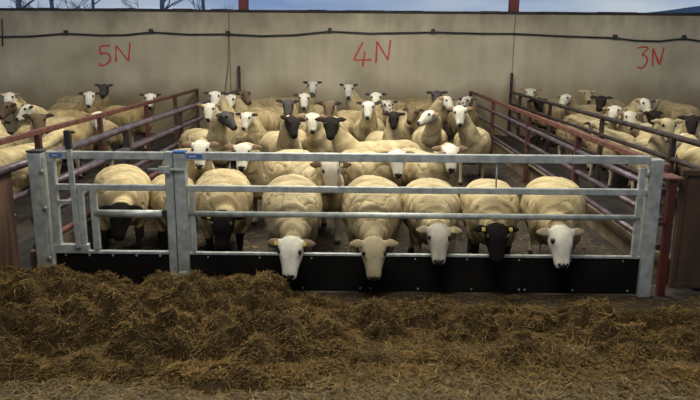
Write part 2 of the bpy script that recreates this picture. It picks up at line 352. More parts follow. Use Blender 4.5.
fence('dark pipe divider fence fronting the right-hand pen below the 3N mark', 3.02, 3.06, 4.62, 13.40, 'blackpipe',
      [(.66, .024, 'blackpipe'), (.40, .022, 'blackpipe')], (5.0, 6.4, 8.3, 10.6, 12.6), 'blackpipe', .05, 1.25)
fence('dark purple pipe divider fence left of the centre pen', -2.27, -2.27, 4.62, 13.40, 'pipe',
      [(.66, .026, 'pipe'), (.46, .024, 'pipe'), (.26, .024, 'redpaint')], (4.75, 6.7, 8.8, 11.2, 13.2), 'blackpipe', .05, 1.34, topy=3.9)
fence('rusty red divider fence fronting the left-hand pen below the 5N mark', -2.98, -3.10, 4.62, 13.40, 'box',
      [(.64, .024, 'pipe'), (.36, .024, 'pipe')], (5.2, 6.35, 8.0, 9.9, 11.6, 13.36), 'redpaint', .055)
# low dirty concrete kerbs under the inner dividers
for sx, lab in ((-1, 'low dirty concrete kerb under the purple pipe divider'), (1, 'low dirty concrete kerb under the red divider')):
    mb = MB(); ys = np.linspace(4.7, 13.4, 12)
    for a, b in zip(ys, ys[1:]): mb.box(sx * 2.32 - .045, sx * 2.32 + .045, a, b, 0, .20 + random.uniform(-.006, .006), .004)
    tag(mb.build('kerb', 'kerb', origin=(sx * 2.32, 4.7, 0)), lab, 'kerb')
rp = empty('fence_post', (2.12, 4.47, 0)); tag(rp, 'oxide red upright post right of the feed barrier', 'post')
MB().box(2.115, 2.165, 4.44, 4.49, 0, .82, .006).build('shaft', 'oxred', rp)
MB().box(2.07, 2.20, 4.42, 4.62, .82, .84, .005).build('top_plate', 'redpaint', rp)
MB().box(2.075, 2.115, 4.45, 4.47, .5, .53, .002).build('lug', 'oxred', rp)
# rusty sheets closing the feed passages
sh = empty('rusty_sheet', (2.75, 4.53, 0)); tag(sh, 'dark rusty brown sheet panel closing the passage at the right edge', 'panel')
MB().box(2.22, 3.0, 4.52, 4.535, .04, .885, .003).build('sheet', 'rust', sh)
for z in (.06, .86): MB().box(2.22, 3.0, 4.50, 4.52, z - .02, z + .02, .003).build('stiffener', 'rust', sh)
MB().box(2.222, 2.255, 4.50, 4.52, .08, .84, .003).build('stiffener', 'rust', sh)
bd = empty('board', (-2.29, 4.0, 0)); tag(bd, 'weathered reddish board fixed under the pipe at the left edge', 'board')
MB().box(-2.315, -2.275, 3.55, 4.39, .17, .845, .006).build('plank', 'rustboard', bd)
MB().box(-2.34, -2.315, 3.62, 3.70, 0, .845, .004).build('stake', 'rust', bd); MB().box(-2.34, -2.315, 4.16, 4.24, 0, .845, .004).build('stake', 'rust', bd)

# ------------------------------------------------------------------ sheep
def loft(verts, faces, secs, seg=14, ex=2.3):
    """secs: list of (centre Vector, axis_a Vector (half width), axis_b Vector (half height))"""
    base = len(verts); n = len(secs)
    for c, a, b in secs:
        for k in range(seg):
            t = 2 * PI * k / seg; ct, s_ = math.cos(t), math.sin(t)
            ca = math.copysign(abs(ct) ** (2 / ex), ct); sa = math.copysign(abs(s_) ** (2 / ex), s_)
            verts.append(c + a * ca + b * sa)
    for i in range(n - 1):
        for k in range(seg):
            k2 = (k + 1) % seg
            faces.append((base + i * seg + k, base + i * seg + k2, base + (i + 1) * seg + k2, base + (i + 1) * seg + k))
    faces.append(tuple(base + k for k in reversed(range(seg)))); faces.append(tuple(base + (n - 1) * seg + k for k in range(seg)))
def limb(verts, faces, pts, seg=8):
    secs = []
    for i, (p, r) in enumerate(pts):
        t = (pts[min(i + 1, len(pts) - 1)][0] - pts[max(i - 1, 0)][0]).normalized()
        a = t.cross(Vector((0, 1, 0)))
        a = a.normalized() if a.length > .05 else Vector((1, 0, 0)); b = t.cross(a).normalized()
        rx, ry = r if isinstance(r, tuple) else (r, r)
        secs.append((p, a * rx, b * ry))
    loft(verts, faces, secs, seg, 2.0)

FACE = {  # face, ear, nose, leg
 'd': ((.78, .74, .63), (.05, .042, .038), (.03, .026, .025), (.40, .34, .24)),
 'K': ((.011, .009, .008), (.014, .011, .009), (.010, .009, .008), (.016, .013, .011)),
 'p': ((.80, .755, .63), (.46, .375, .24), (.035, .03, .028), (.40, .34, .24)),
 'm': ((.56, .50, .40), (.15, .095, .06), (.055, .045, .04), (.36, .30, .22)),
 'w': ((.80, .755, .63), (.26, .175, .115), (.035, .03, .028), (.40, .34, .24)),
 'c': ((.48, .40, .25), (.44, .36, .20), (.05, .038, .025), (.36, .29, .19)),
 'l': ((.56, .51, .42), (.44, .36, .22), (.055, .045, .04), (.36, .30, .22)),
 's': ((.46, .43, .37), (.06, .05, .045), (.035, .03, .028), (.3, .25, .18)),
 'k': ((.028, .023, .021), (.030, .022, .019), (.018, .015, .014), (.03, .025, .022)),  # paler black for the farther sheep, haze put into the colour
 'g': ((.085, .075, .072), (.055, .045, .042), (.04, .035, .035), (.06, .05, .045)),
 'b': ((.15, .105, .065), (.05, .036, .027), (.04, .03, .025), (.10, .08, .055)),
}
HEAD = [(-0.045, 0.0399, 0.035, -0.01), (-0.02, 0.0651, 0.06, -0.012), (0.0267, 0.0788, 0.076, -0.012), (0.0668, 0.084, 0.081, -0.016), (0.0979, 0.0766, 0.076, -0.02), (0.1335, 0.064, 0.066, -0.025), (0.1691, 0.0546, 0.056, -0.03), (0.2003, 0.0515, 0.049, -0.034), (0.2225, 0.0473, 0.043, -0.036), (0.2367, 0.0378, 0.033, -0.038), (0.2448, 0.0189, 0.018, -0.04)]   # along, half width, half height, drop
pend = []
def rotz(v, a): c, s_ = math.cos(a), math.sin(a); return Vector((v.x * c - v.y * s_, v.x * s_ + v.y * c, v.z))

def sheep(fx, fy, face, label, yaw=0, hyaw=None, hp=None, Y=None, zh=.84, s=1.0, reach=None, tint=(1, 1, 1), tags='', vox=.016, droop=.12, group=None, roll=0, mode='head', wool=None, earup=0.0, side=0.0):
    """fx, fy: where the middle of the face is seen; the neck bridges from the shoulders to it.  yaw 0 faces the feed passage, + turns to the right."""
    yw = math.radians(yaw)
    s *= 1 + .13 * min(max((Y - 8.5) / 3.5, 0), 1)      # the bigger ewes stand at the back
    hyaw = yaw * .25 if hyaw is None else hyaw
    if mode == 'body':        # only the back is seen: fx, fy is the top of the back
        P = at_z(fx, fy, .68 * s) if Y is None else at_y(fx, fy, Y)
        root = Vector((P.x, P.y, 0)); hy = yw if hyaw is None else math.radians(hyaw)
        hd = math.radians(35 if hp is None else hp)
        fwd0 = rotz(Vector((0, -1, 0)), yw)
        poll_w = root + fwd0 * (.60 * s) + Vector((0, 0, zh))
    else:
        P = at_y(fx, fy, Y) if Y is not None else at_z(fx, fy, zh)
        hy = math.radians(hyaw); low = P.z < .55
        hd = math.radians(hp if hp is not None else (62 if low else 42))
        hdir = rotz(Vector((0, -math.cos(hd), -math.sin(hd))), hy)
        poll_w = P - hdir * (.113 * s)
        fwd0 = rotz(Vector((0, -1, 0)), yw)
        if reach is None: reach = .40 if low else .26
        root = poll_w - fwd0 * ((.30 + reach) * s) + rotz(Vector((1, 0, 0)), yw) * side; root.z = 0
    # ---- local frame (yaw removed)
    inv = lambda p: rotz(p - root, -yw) / s
    poll = inv(poll_w); lhy = hy - yw
    F = rotz(Vector((0, -math.cos(hd), -math.sin(hd))), lhy)                 # along the face
    Wd = rotz(Vector((1, 0, 0)), lhy); U = Wd.cross(F); U = U if U.z > 0 or hd > 1.2 else -U
    if U.dot(Vector((0, 0, 1))) < 0: U = -U
    Rr = Matrix.Rotation(math.radians(roll), 3, F); Wd = Rr @ Wd; U = Rr @ U
    V, Fc = [], []
    X3, Z3 = Vector((1, 0, 0)), Vector((0, 0, 1))
    tr = [(-.45, .05, .08, .45), (-.42, .12, .15, .46), (-.33, .175, .20, .47), (-.18, .205, .208, .472), (0, .232, .212, .467), (.16, .245, .214, .464), (.30, .24, .21, .468), (.40, .215, .195, .472), (.47, .165, .16, .475), (.515, .10, .11, .475), (.535, .04, .05, .475)]
    loft(V, Fc, [(Vector((0, y, z)), X3 * w, Z3 * h) for y, w, h, z in tr], 20, 2.25)
    # neck
    low = poll.z < .52; a = Vector((0, -.24, .49 if not low else .47)); e = poll - F * .005 - U * .035
    c1 = a + Vector((0, -.20, .10 if not low else -.06)); c2 = (e - F * .08 - U * .06 + Vector((0, .05, 0))) if not low else e + Vector((0, .20, -.015))
    secs = []
    for i, t in enumerate(np.linspace(0, 1, 9)):
        p = a * (1 - t) ** 3 + c1 * 3 * t * (1 - t) ** 2 + c2 * 3 * t * t * (1 - t) + e * t ** 3
        d = (c1 - a) * 3 * (1 - t) ** 2 + (c2 - c1) * 6 * t * (1 - t) + (e - c2) * 3 * t * t; d.normalize()
        sd = (X3 * (1 - t) + Wd * t); sd = (sd - d * sd.dot(d)).normalized(); up = d.cross(sd)
        fold = 1 + (.035 * math.sin(i * 2.6) if 2 < i < 8 else 0)
        rw = (.155 * (1 - t) + .058 * t) * fold; rh = (.18 * (1 - t) + .058 * t) * fold
        secs.append((p, sd * rw, up * rh))
    neck_pts = [s_[0] for s_ in secs]
    loft(V, Fc, secs, 14, 2.0)
    # head
    z_ = 1.0 if low else .92
    loft(V, Fc, [(poll + F * u * z_ + U * v * z_, Wd * w * z_, U * h * z_) for u, w, h, v in HEAD], 14, 2.2)
    for sg in (-1, 1):          # brow ridges
        loft(V, Fc, [(poll + (F * u + U * .036 + Wd * (sg * .052)) * z_, Wd * r * z_, U * r * z_) for u, r in ((.045, .008), (.065, .017), (.09, .017), (.11, .007))], 8, 2.0)
    # ears
    ears = []
    for sg in (-1, 1):
        o = poll + (F * .010 + U * .018 + Wd * (sg * .050)) * z_; ez = .86 if low else .95
        ed = (Wd * sg + U * (earup - droop) - F * .12).normalized(); ears.append((o, ed)); ew = (U * .15 - F * .95); ew = (ew - ed * ew.dot(ed)).normalized(); et = ed.cross(ew)
        loft(V, Fc, [(o + ed * t * ez - ew * (.012 * (t / .13) ** 2), ew * w * ez, et * .0140) for t, w in ((0, .018), (.03, .029), (.062, .039), (.092, .035), (.116, .022), (.134, .009))], 10, 2.0)
    # legs and tail
    for sg in (-1, 1):
        jx = random.uniform(-.02, .02); jy = random.uniform(-.05, .05)
        limb(V, Fc, [(Vector((sg * .125, -.25, .45)), (.07, .10)), (Vector((sg * .13, -.26, .33)), (.052, .07)), (Vector((sg * .125 + jx, -.27 + jy * .6, .235)), .033), (Vector((sg * .125 + jx, -.265 + jy, .13)), .023), (Vector((sg * .125 + jx, -.27 + jy, .07)), .027), (Vector((sg * .125 + jx, -.285 + jy, .035)), .030), (Vector((sg * .125 + jx, -.295 + jy, .002)), .036)])
        jy = random.uniform(-.05, .05)
        limb(V, Fc, [(Vector((sg * .12, .33, .47)), (.09, .13)), (Vector((sg * .14, .29, .36)), (.075, .11)), (Vector((sg * .135, .37 + jy * .5, .27)), (.04, .05)), (Vector((sg * .13, .43 + jy, .225)), .033), (Vector((sg * .13, .41 + jy, .12)), .024), (Vector((sg * .13, .40 + jy, .065)), .027), (Vector((sg * .13, .385 + jy, .032)), .030), (Vector((sg * .13, .375 + jy, .002)), .036)])
    limb(V, Fc, [(Vector((0, .50, .56)), .045), (Vector((0, .55, .52)), .04), (Vector((0, .57, .42)), .035), (Vector((0, .565, .33)), .022)])
    me = bpy.data.meshes.new('raw'); me.from_pydata([tuple(v) for v in V], [], Fc); me.update()
    ob = bpy.data.objects.new('raw', me); COL.objects.link(ob)
    rm = ob.modifiers.new('r', 'REMESH'); rm.mode = 'VOXEL'; rm.voxel_size = vox
    sm = ob.modifiers.new('s', 'SMOOTH'); sm.factor = .5; sm.iterations = 3 if vox > .013 else 4
    pend.append(dict(ob=ob, root=root, yw=yw, s=s, poll=poll, F=F, U=U, W=Wd, neck=neck_pts, face=face, label=label, tint=tint, tags=tags, group=group, wool=wool, ears=ears, hz=z_))

def finish_sheep():
    bpy.context.view_layer.update(); dg = bpy.context.evaluated_depsgraph_get()
    for q in pend:
        ob = q['ob']; me = bpy.data.meshes.new_from_object(ob.evaluated_get(dg)); raw = ob.data
        bpy.data.objects.remove(ob); bpy.data.meshes.remove(raw)
        n = len(me.vertices); co = np.empty(n * 3, np.float32); me.vertices.foreach_get('co', co); co = co.reshape(-1, 3).astype(float)
        no = np.empty(n * 3, np.float32); me.vertices.foreach_get('normal', no); no = no.reshape(-1, 3)
        poll, F, U, Wd = (np.array(q[k]) for k in ('poll', 'F', 'U', 'W'))
        d = co - poll; d = d / q['hz']; u, v, w = d @ F, d @ U, d @ Wd
        seed = random.uniform(0, 50)
        nz = np.array([noise.noise(Vector((p[0] * 7 + seed, p[1] * 7, p[2] * 7))) for p in co])
        nz2 = np.array([noise.noise(Vector((p[0] * 5 + seed, p[1] * 17, p[2] * 9 + 3))) for p in co])
        ear = np.zeros(n, bool)
        for o_, e_ in q['ears']:
            dd = co - np.array(o_); tt = np.clip(dd @ np.array(e_), 0, .16); ear |= (np.linalg.norm(dd - tt[:, None] * np.array(e_), axis=1) < .050) & (tt > .034)
        hu, hw, hh_, hv = (np.array(c) for c in zip(*HEAD))
        hd = (u > -.030 + nz * .012 - .12 * np.clip(v, -.1, .03)) & (u < .31) & (np.hypot(w / (np.interp(u, hu, hw) + .016), (v - np.interp(u, hu, hv)) / (np.interp(u, hu, hh_) + .020)) < 1.12) 
        leg = co[:, 2] < .265 + nz * .03
        leg &= ~(hd | ear)
        wl = ~(hd | ear | leg)
        # fleece relief: soft shearing ridges
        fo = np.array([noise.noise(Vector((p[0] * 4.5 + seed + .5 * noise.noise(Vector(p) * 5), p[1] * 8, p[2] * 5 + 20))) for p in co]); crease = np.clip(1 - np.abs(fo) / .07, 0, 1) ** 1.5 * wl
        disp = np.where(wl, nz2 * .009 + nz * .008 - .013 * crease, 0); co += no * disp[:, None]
        me.vertices.foreach_set('co', co.astype(np.float32).ravel())
        fc, ec, nc, lc = (np.array(c) for c in FACE[q['face']])
        base = np.array(q['wool'] or (.55, .455, .27)) * np.array(q['tint']) * (1 - np.array((.20, .24, .30)) * min(max((q['root'].y - 7.5) / 4.5, 0), 1))   # fleeces painted darker towards the back for the weaker light there
        fc = fc * (1 - .16 * min(max((q['root'].y - 6.5) / 3, 0), 1)) if q['face'] in 'wd' else fc  # far white faces darkened too, shading put into the colour
        dirt_shade = np.array((.17, .105, .045))
        col = np.empty((n, 3))
        zt = np.clip((co[:, 2] - .27 + nz2 * .12) / .36, 0, 1)[:, None]
        col[:] = base * zt + (dirt_shade * .45 + base * .28) * (1 - zt)  # browner low down: dirt, with belly shading painted into the fleece
        lo = np.array([noise.noise(Vector((p[0] * 3.1 + seed, p[1] * 3.4, p[2] * 4.2 + 7))) for p in co])
        st = (np.clip((lo - .05) / .35, 0, 1) * .38)[:, None]; col = col * (1 - st) + np.array((.24, .155, .07)) * st
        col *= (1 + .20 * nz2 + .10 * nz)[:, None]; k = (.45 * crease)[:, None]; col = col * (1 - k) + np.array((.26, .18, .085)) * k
        col[leg] = lc * (1 + .3 * nz[leg])[:, None]
        col[leg & (co[:, 2] < .045)] = (.03, .025, .02)
        fcol = np.repeat(fc[None], n, 0) * (1 + .10 * nz)[:, None]
        if q['face'] in 'wlsdmp':   # bare greyish skin between the eyes and muzzle
            br = np.clip(1 - np.abs(w) / .035, 0, 1) * np.clip((u - .10) / .08, 0, 1); fcol = fcol * (1 - .14 * br[:, None])
        if q['face'] == 's':
            sp = np.array([noise.noise(Vector((p[0] * 38 + seed, p[1] * 38, p[2] * 38))) for p in co]); fcol[sp > .12] = (.07, .06, .055)
        eyep = np.clip(1 - np.sqrt((u - .074) ** 2 + (np.abs(w) - .066) ** 2 + (v - .034) ** 2) / .034, 0, 1)[:, None]
        fcol = fcol * (1 - .65 * eyep)
        nose = np.clip((u - .208 - .030 * np.abs(w) / .03) / .010, 0, 1) * (v > -.064)
        nost = (np.sqrt((u - .228) ** 2 + (np.abs(w) - .024) ** 2 + (v + .008) ** 2) < .014)
        fcol = fcol * (1 - nose[:, None]) + nc * nose[:, None]; fcol[nost] = nc * .5
        mouth = (np.abs(v + .062 - (u - .214) * .1) < .006) & (u > .175); fcol[mouth] *= .35
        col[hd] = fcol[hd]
        inner = np.clip((np.abs(w) - .08) / .05, 0, 1)[:, None]
        ecol = ec * (1 - .0 * inner); col[ear] = ecol[ear] * (1 + .2 * nz[ear])[:, None]
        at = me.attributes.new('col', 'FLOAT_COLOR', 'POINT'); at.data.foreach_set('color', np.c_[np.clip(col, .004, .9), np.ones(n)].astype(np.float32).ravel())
        at = me.attributes.new('wool', 'FLOAT', 'POINT'); at.data.foreach_set('value', np.where(wl, 1.0, .25).astype(np.float32))
        me.polygons.foreach_set('use_smooth', np.ones(len(me.polygons), bool)); me.materials.clear(); me.materials.append(M['sheep']); me.update()
        r = empty('sheep', q['root']); r.rotation_euler = (0, 0, q['yw']); r.scale = (q['s'],) * 3
        tag(r, q['label'], 'sheep', q['group'] or 'sheep in the centre pen')
        me.name = 'sheep_body'; body = bpy.data.objects.new('body', me); link(body, r)
        po, Fv, Uv, Wv = q['poll'], q['F'], q['U'], q['W']
        for sg in (-1, 1):
            o = bpy.data.objects.new('eye', EYE); link(o, r)
            mx = Matrix((Wv * sg, Fv, Uv)).transposed().to_4x4(); o.matrix_local = Matrix.Translation(po + (Fv * .074 + Uv * .036 + Wv * (sg * .0665)) * q['hz']) @ mx @ Matrix.Scale(q['hz'], 4)
        for sg, ch in ((-1, 'L'), (1, 'R')):
            if ch in q['tags']:
                o = bpy.data.objects.new('ear_tag', TAG); link(o, r)
                mx = Matrix((Wv * sg, Fv, Uv)).transposed().to_4x4(); o.matrix_local = Matrix.Translation(po + (Uv * .037 + Wv * (sg * .094) + Fv * .020) * q['hz']) @ mx
    pend.clear()
bm = bmesh.new(); bmesh.ops.create_uvsphere(bm, u_segments=10, v_segments=8, radius=.0195)
for v in bm.verts: v.co.x *= .75; v.co.z *= .85
for f in bm.faces: f.smooth = True
EYE = bpy.data.meshes.new('eye'); bm.to_mesh(EYE); bm.free(); EYE.materials.append(M['eye'])
bm = bmesh.new(); bmesh.ops.create_cube(bm, size=1)
for v in bm.verts: v.co = Vector((v.co.x * .024, v.co.y * .029, v.co.z * .012))
bmesh.ops.bevel(bm, geom=bm.edges[:], offset=.003, segments=1, affect='EDGES')
TAG = bpy.data.meshes.new('ear_tag'); bm.to_mesh(TAG); bm.free(); TAG.materials.append(M['tag'])

#SHEEP_LIST
exec_list = True
FR = 'sheep feeding through the barrier'
fv = .011
# front row, heads low at the barrier
sheep(119, 222, 'K', 'black-faced sheep with its head down inside the narrow access gate', yaw=18, Y=4.80, hyaw=0, hp=55, vox=fv, group=FR, reach=.30, tint=(1.05, 1.03, .98))
sheep(177, 226, 'K', 'cream sheep standing behind the double gate posts, head hidden by them', yaw=17, Y=4.90, hyaw=17, hp=60, vox=fv, group=FR, reach=.34, tint=(.98, .95, .9), s=.88)
sheep(222, 231, 'K', 'black-faced sheep with lowered head just right of the double gate posts', yaw=11, Y=4.62, hyaw=0, hp=58, vox=fv, group=FR, reach=.28, tint=(1.0, .98, .95), tags='L')
sheep(290, 259, 'w', 'bright white-faced sheep with yellow ear tag putting its head through the barrier', yaw=5, Y=4.20, hyaw=-6, hp=60, vox=fv, group=FR, tags='LR', reach=.44)
sheep(374, 260, 'c', 'tan-faced sheep with folded neck wool, head hanging over the black panel', yaw=-1, Y=4.20, hyaw=4, hp=66, vox=fv, group=FR, droop=.05, reach=.44)
sheep(439, 245, 'l', 'pale grey-faced sheep resting its head on the panel rail left of a black-faced one', yaw=-2, Y=4.32, hyaw=-4, hp=58, vox=fv, group=FR, tags='R', s=.96, reach=.42)
sheep(497, 244, 'K', 'black-faced sheep between two pale-faced ones with its head through the barrier', yaw=-8, Y=4.32, hyaw=0, hp=58, vox=fv, group=FR, s=.96, tags='LR', tint=(1.05, 1.03, 1), reach=.42)
sheep(562, 248, 'p', 'long white-faced sheep at the right end of the feeding row', yaw=-13, Y=4.26, hyaw=2, hp=60, vox=fv, group=FR, tint=(1.06, 1.05, 1.0), reach=.44)
# second row, heads up behind the front row
SR = 'sheep waiting behind the feeding row'
sheep(200, 156, 'w', 'white-faced sheep with brown ears right behind the blue barrier sticker', yaw=24, Y=5.85, hyaw=2, hp=50, vox=.013, group=SR, droop=-.05)
sheep(242, 158, 'w', 'white-faced sheep with dark nose watching over the top rail, second behind the barrier', yaw=-28, Y=5.90, hyaw=0, hp=46, vox=.013, group=SR, droop=-.02)
sheep(331, 178, 'm', 'grey-faced sheep with wide brown ears looking between the two upper rails', yaw=14, Y=5.29, hyaw=6, hp=58, vox=.013, group=SR, droop=-.05, tags='R')
sheep(398, 165, 'w', 'white-faced sheep whose eyes are hidden by the top rail, body to its left', yaw=24, Y=5.89, hyaw=6, hp=50, vox=.013, group=SR, droop=.05)
sheep(451, 160, 'w', 'white-faced sheep with pale brown ears at the right end of the second row', yaw=20, Y=5.98, hyaw=2, hp=50, vox=.013, group=SR, tags='', droop=.0)
# third row
TR = 'sheep standing in the middle of the centre pen'
sheep(208.5, 113, 'w', 'small white-faced sheep with a yellow ear tag by the purple pipe fence', yaw=-16, Y=8.84, hyaw=0, hp=48, group=TR, tags='L', droop=-.1)
sheep(231, 121, 'g', 'dark brown-faced sheep in profile with its muzzle turned to the right', yaw=35, Y=7.73, hyaw=62, hp=38, group=TR)
sheep(245, 122, 'd', 'white-faced sheep half hidden behind a dark brown profile head', yaw=-40, Y=8.29, hyaw=-18, hp=48, s=.92, group=TR, droop=-.1)
sheep(294, 128, 'k', 'black-faced sheep tilting its head down to the right in mid pen', yaw=17, Y=7.34, hyaw=22, hp=50, group=TR, roll=-14, droop=-.1)
sheep(288, 109, 'g', 'dark grey-faced sheep with broad ears behind the tilted black-faced one', yaw=-8, Y=9.42, hyaw=0, hp=50, group=TR, droop=-.2)
sheep(312.5, 124, 'w', 'white-faced sheep squeezed between two black-faced ones in mid pen', yaw=-14, Y=7.88, hyaw=5, hp=48, group=TR)
sheep(330.5, 129, 'k', 'black-faced sheep facing the camera with its long pale body side-on', yaw=-66, Y=7.11, hyaw=0, hp=52, group=TR, droop=-.02, tint=(1.0, .98, .95))
sheep(329, 111, 'b', 'brown-faced sheep with wide dark ears right behind a black-faced one', yaw=-8, Y=9.24, hyaw=0, hp=50, group=TR, droop=-.15)
sheep(394, 121, 'k', 'black-faced sheep lowering its head behind the long pale side-on body', yaw=12, Y=8.35, hyaw=0, hp=58, s=.88, reach=.18, group=TR, droop=.1)
sheep(424, 118, 'w', 'white-faced sheep looking left, head in profile above the barrier', yaw=-6, Y=8.20, hyaw=-58, hp=25, group=TR)
sheep(411, 116, 'b', 'brown-faced sheep mostly hidden behind a white head turned left', yaw=-4, Y=9.31, hyaw=-30, hp=40, group=TR)
sheep(460, 117, 'w', 'white-faced sheep standing with its whole flank seen beside the red fence', yaw=-10, Y=8.05, side=.17, hyaw=0, hp=50, group=TR, droop=.0)
# fourth row
UR = 'sheep far back in the centre pen'
sheep(304, 102, 'd', 'white-faced sheep with black ear tips below the head against the wall', yaw=-6, Y=10.76, hyaw=0, hp=45, vox=.018, group=UR, droop=-.15)
sheep(368, 111, 'd', 'white-faced sheep with black ears straight under the 4 of 4N', yaw=-2, Y=9.11, hyaw=-6, hp=48, vox=.018, group=UR, droop=-.15)
sheep(376, 101, 'd', 'white-faced sheep peeping over another white head under the 4N mark', yaw=5, Y=10.95, hyaw=0, hp=48, vox=.018, group=UR, droop=-.1)
sheep(389, 108.5, 's', 'speckled-faced sheep behind the black-faced one with lowered head', yaw=43, Y=10.17, hyaw=18, hp=40, vox=.018, group=UR, droop=-.1)
sheep(437, 99, 'g', 'dark grey-faced sheep with level ears near the back wall', yaw=13, Y=11.36, hyaw=0, hp=48, vox=.018, group=UR, droop=-.1)
sheep(450, 104, 'w', 'white-faced sheep looking right beside a speckled head near the red fence', yaw=36, Y=10.37, hyaw=40, hp=40, vox=.018, group=UR)
sheep(463.5, 104, 's', 'speckled-faced sheep nearest the wall end of the red fence', yaw=-5, Y=10.60, hyaw=-50, hp=38, vox=.018, group=UR)
sheep(214.5, 100, 'd', 'white-faced sheep in the back left corner beside the red fence end', yaw=-47, Y=9.96, hyaw=0, hp=45, vox=.018, group=UR, droop=-.1)
sheep(229, 103, 'w', 'white-faced sheep right under the thin cable on the wall', yaw=-41, Y=10.60, hyaw=-15, hp=42, vox=.018, group=UR, droop=-.1)
sheep(247, 98, 'b', 'brown-headed sheep at the wall beside the tall black fence post', yaw=-6, Y=11.55, hyaw=50, hp=35, vox=.018, group=UR)
sheep(312.5, 88.5, 'd', 'white-faced sheep with head highest against the wall, left of the 4N mark', yaw=76, Y=12.80, hyaw=0, hp=45, vox=.018, group=UR, droop=-.2, reach=.16)
sheep(348.5, 92, 'd', 'white-faced sheep with raised ears against the wall below the 4N mark', yaw=-92, Y=12.54, hyaw=0, hp=46, vox=.018, group=UR, droop=-.45, reach=.16)
sheep(428, 96, 'w', 'tawny sheep standing side-on along the wall with its head hidden', yaw=49, Y=12.95, hyaw=86, mode='body', vox=.018, group=UR, zh=.72, tint=(.85, .8, .7))
# left-hand pen
LG = 'sheep in the left-hand pen'
sheep(8, 101, 'w', 'white-faced sheep farthest left by the back wall', yaw=-78, Y=10.21, hyaw=10, hp=42, vox=.018, group=LG, droop=-.1, tint=(.85, .8, .7))
sheep(22, 113, 'd', 'white-faced sheep with one black ear turning its head left', yaw=-62, Y=8.88, hyaw=-40, hp=35, vox=.016, group=LG, droop=-.1)
sheep(4, 110.5, 'b', 'dark-faced sheep cut by the left edge of the picture', yaw=-25, Y=8.88, hyaw=-35, hp=40, vox=.016, group=LG)
sheep(89, 100, 'd', 'white-faced sheep with black ears directly under the 5N mark', yaw=49, Y=10.95, hyaw=6, hp=45, vox=.018, group=LG, droop=-.1, tint=(.9, .85, .75))
sheep(103, 91, 'g', 'dark grey-faced sheep rising above the others against the wall', yaw=72, Y=12.75, hyaw=0, hp=40, reach=.14, vox=.018, group=LG, droop=-.25)
sheep(99, 122, 'w', 'white-faced sheep with black nose just under the red fence rail', yaw=90, Y=8.62, hyaw=20, hp=48, vox=.016, group=LG, droop=0, tint=(.95, .9, .8))
sheep(150, 102, 'd', 'white-faced sheep peering over the far part of the red rail', yaw=55, Y=10.60, hyaw=5, hp=45, vox=.018, group=LG, droop=-.25, tint=(.95, .9, .8))
sheep(39, 125, 'b', 'tan-brown-faced sheep with black ears in the left-hand pen', yaw=28, Y=7.44, hyaw=25, hp=45, vox=.016, group=LG, droop=-.2)
sheep(24, 140, 'w', 'pale sheep nearest the corner gate post with its back turned', yaw=169, Y=6.85, hyaw=190, mode='body', vox=.016, group=LG, zh=.74, tint=(1.15, 1.13, 1.05))
sheep(-4, 132, 'b', 'pale sheep at the left edge facing away behind the red rail', yaw=206, Y=7.80, hyaw=200, mode='body', vox=.016, group=LG, zh=.74, tint=(1.1, 1.08, 1.0))
# right-hand pen
RG = 'sheep in the right-hand pen'
sheep(530, 95.5, 'w', 'white-faced sheep in the far corner behind the dark pipe fence', yaw=-47, Y=12.44, hyaw=-15, hp=40, vox=.018, group=RG, droop=-.2)
sheep(540, 106, 'k', 'black-faced sheep next to the far corner of the right-hand pen', yaw=-47, Y=11.81, hyaw=10, hp=50, vox=.018, group=RG)
sheep(563, 101, 'w', 'white-faced sheep in profile looking left under the bare wall', yaw=-50, Y=11.40, hyaw=-45, hp=32, vox=.018, group=RG)
sheep(600, 104, 'k', 'black-headed sheep left of two white faces in the right-hand pen', yaw=-34, Y=10.80, hyaw=-30, hp=45, vox=.018, group=RG, droop=-.05)
sheep(613, 114, 'w', 'white-faced sheep turning left between a black head and a brighter face', yaw=17, Y=9.21, hyaw=-32, hp=35, vox=.016, group=RG)
sheep(631, 121, 'w', 'bright white-faced sheep looking over the dark pipe rail', yaw=-24, Y=9.06, hyaw=0, hp=45, vox=.016, group=RG, droop=-.1, tint=(1.1, 1.1, 1.05))
sheep(656, 120, 'k', 'black-headed sheep with level ears right of the bright white face', yaw=-51, Y=9.26, hyaw=20, hp=50, vox=.016, group=RG)
sheep(669, 131, 'c', 'tan-faced sheep with dark ears behind the dark pipe rail', yaw=-15, Y=6.89, hyaw=0, hp=48, vox=.016, group=RG, droop=-.05)
sheep(588, 96.5, 'c', 'tan sheep head farthest back left of the black head', yaw=-52, Y=12.49, hyaw=0, hp=40, vox=.018, group=RG)
sheep(647, 107, 'w', 'pale sheep under the 3N mark behind the brighter faces', yaw=74, Y=10.20, hyaw=20, hp=45, vox=.018, group=RG)
sheep(692, 126, 'k', 'black-headed sheep at the right edge behind the dark pipe rail', yaw=-24, Y=8.14, hyaw=-20, hp=52, vox=.016, group=RG, droop=0)
sheep(612, 131, 'w', 'cream sheep facing away close beside the dark pipe fence', yaw=180, Y=8.62, hyaw=175, mode='body', vox=.016, group=RG, zh=.7)
sheep(650, 138, 'w', 'pale sheep with rounded back nearest the front of the right-hand pen', yaw=163, Y=8.46, hyaw=165, mode='body', vox=.016, s=.93, group=RG, zh=.7, tint=(1.1, 1.1, 1.05))
sheep(702, 141, 'w', 'pale sheep back cut by the right edge above the rusty sheet', yaw=170, Y=7.26, hyaw=190, mode='body', vox=.016, group=RG, zh=.7, tint=(1.1, 1.1, 1.05))
sheep(676, 108, 'w', 'pale sheep rump facing the camera below the 3N mark', yaw=180, Y=12.32, hyaw=180, mode='body', vox=.018, group=RG, zh=.75)
finish_sheep()

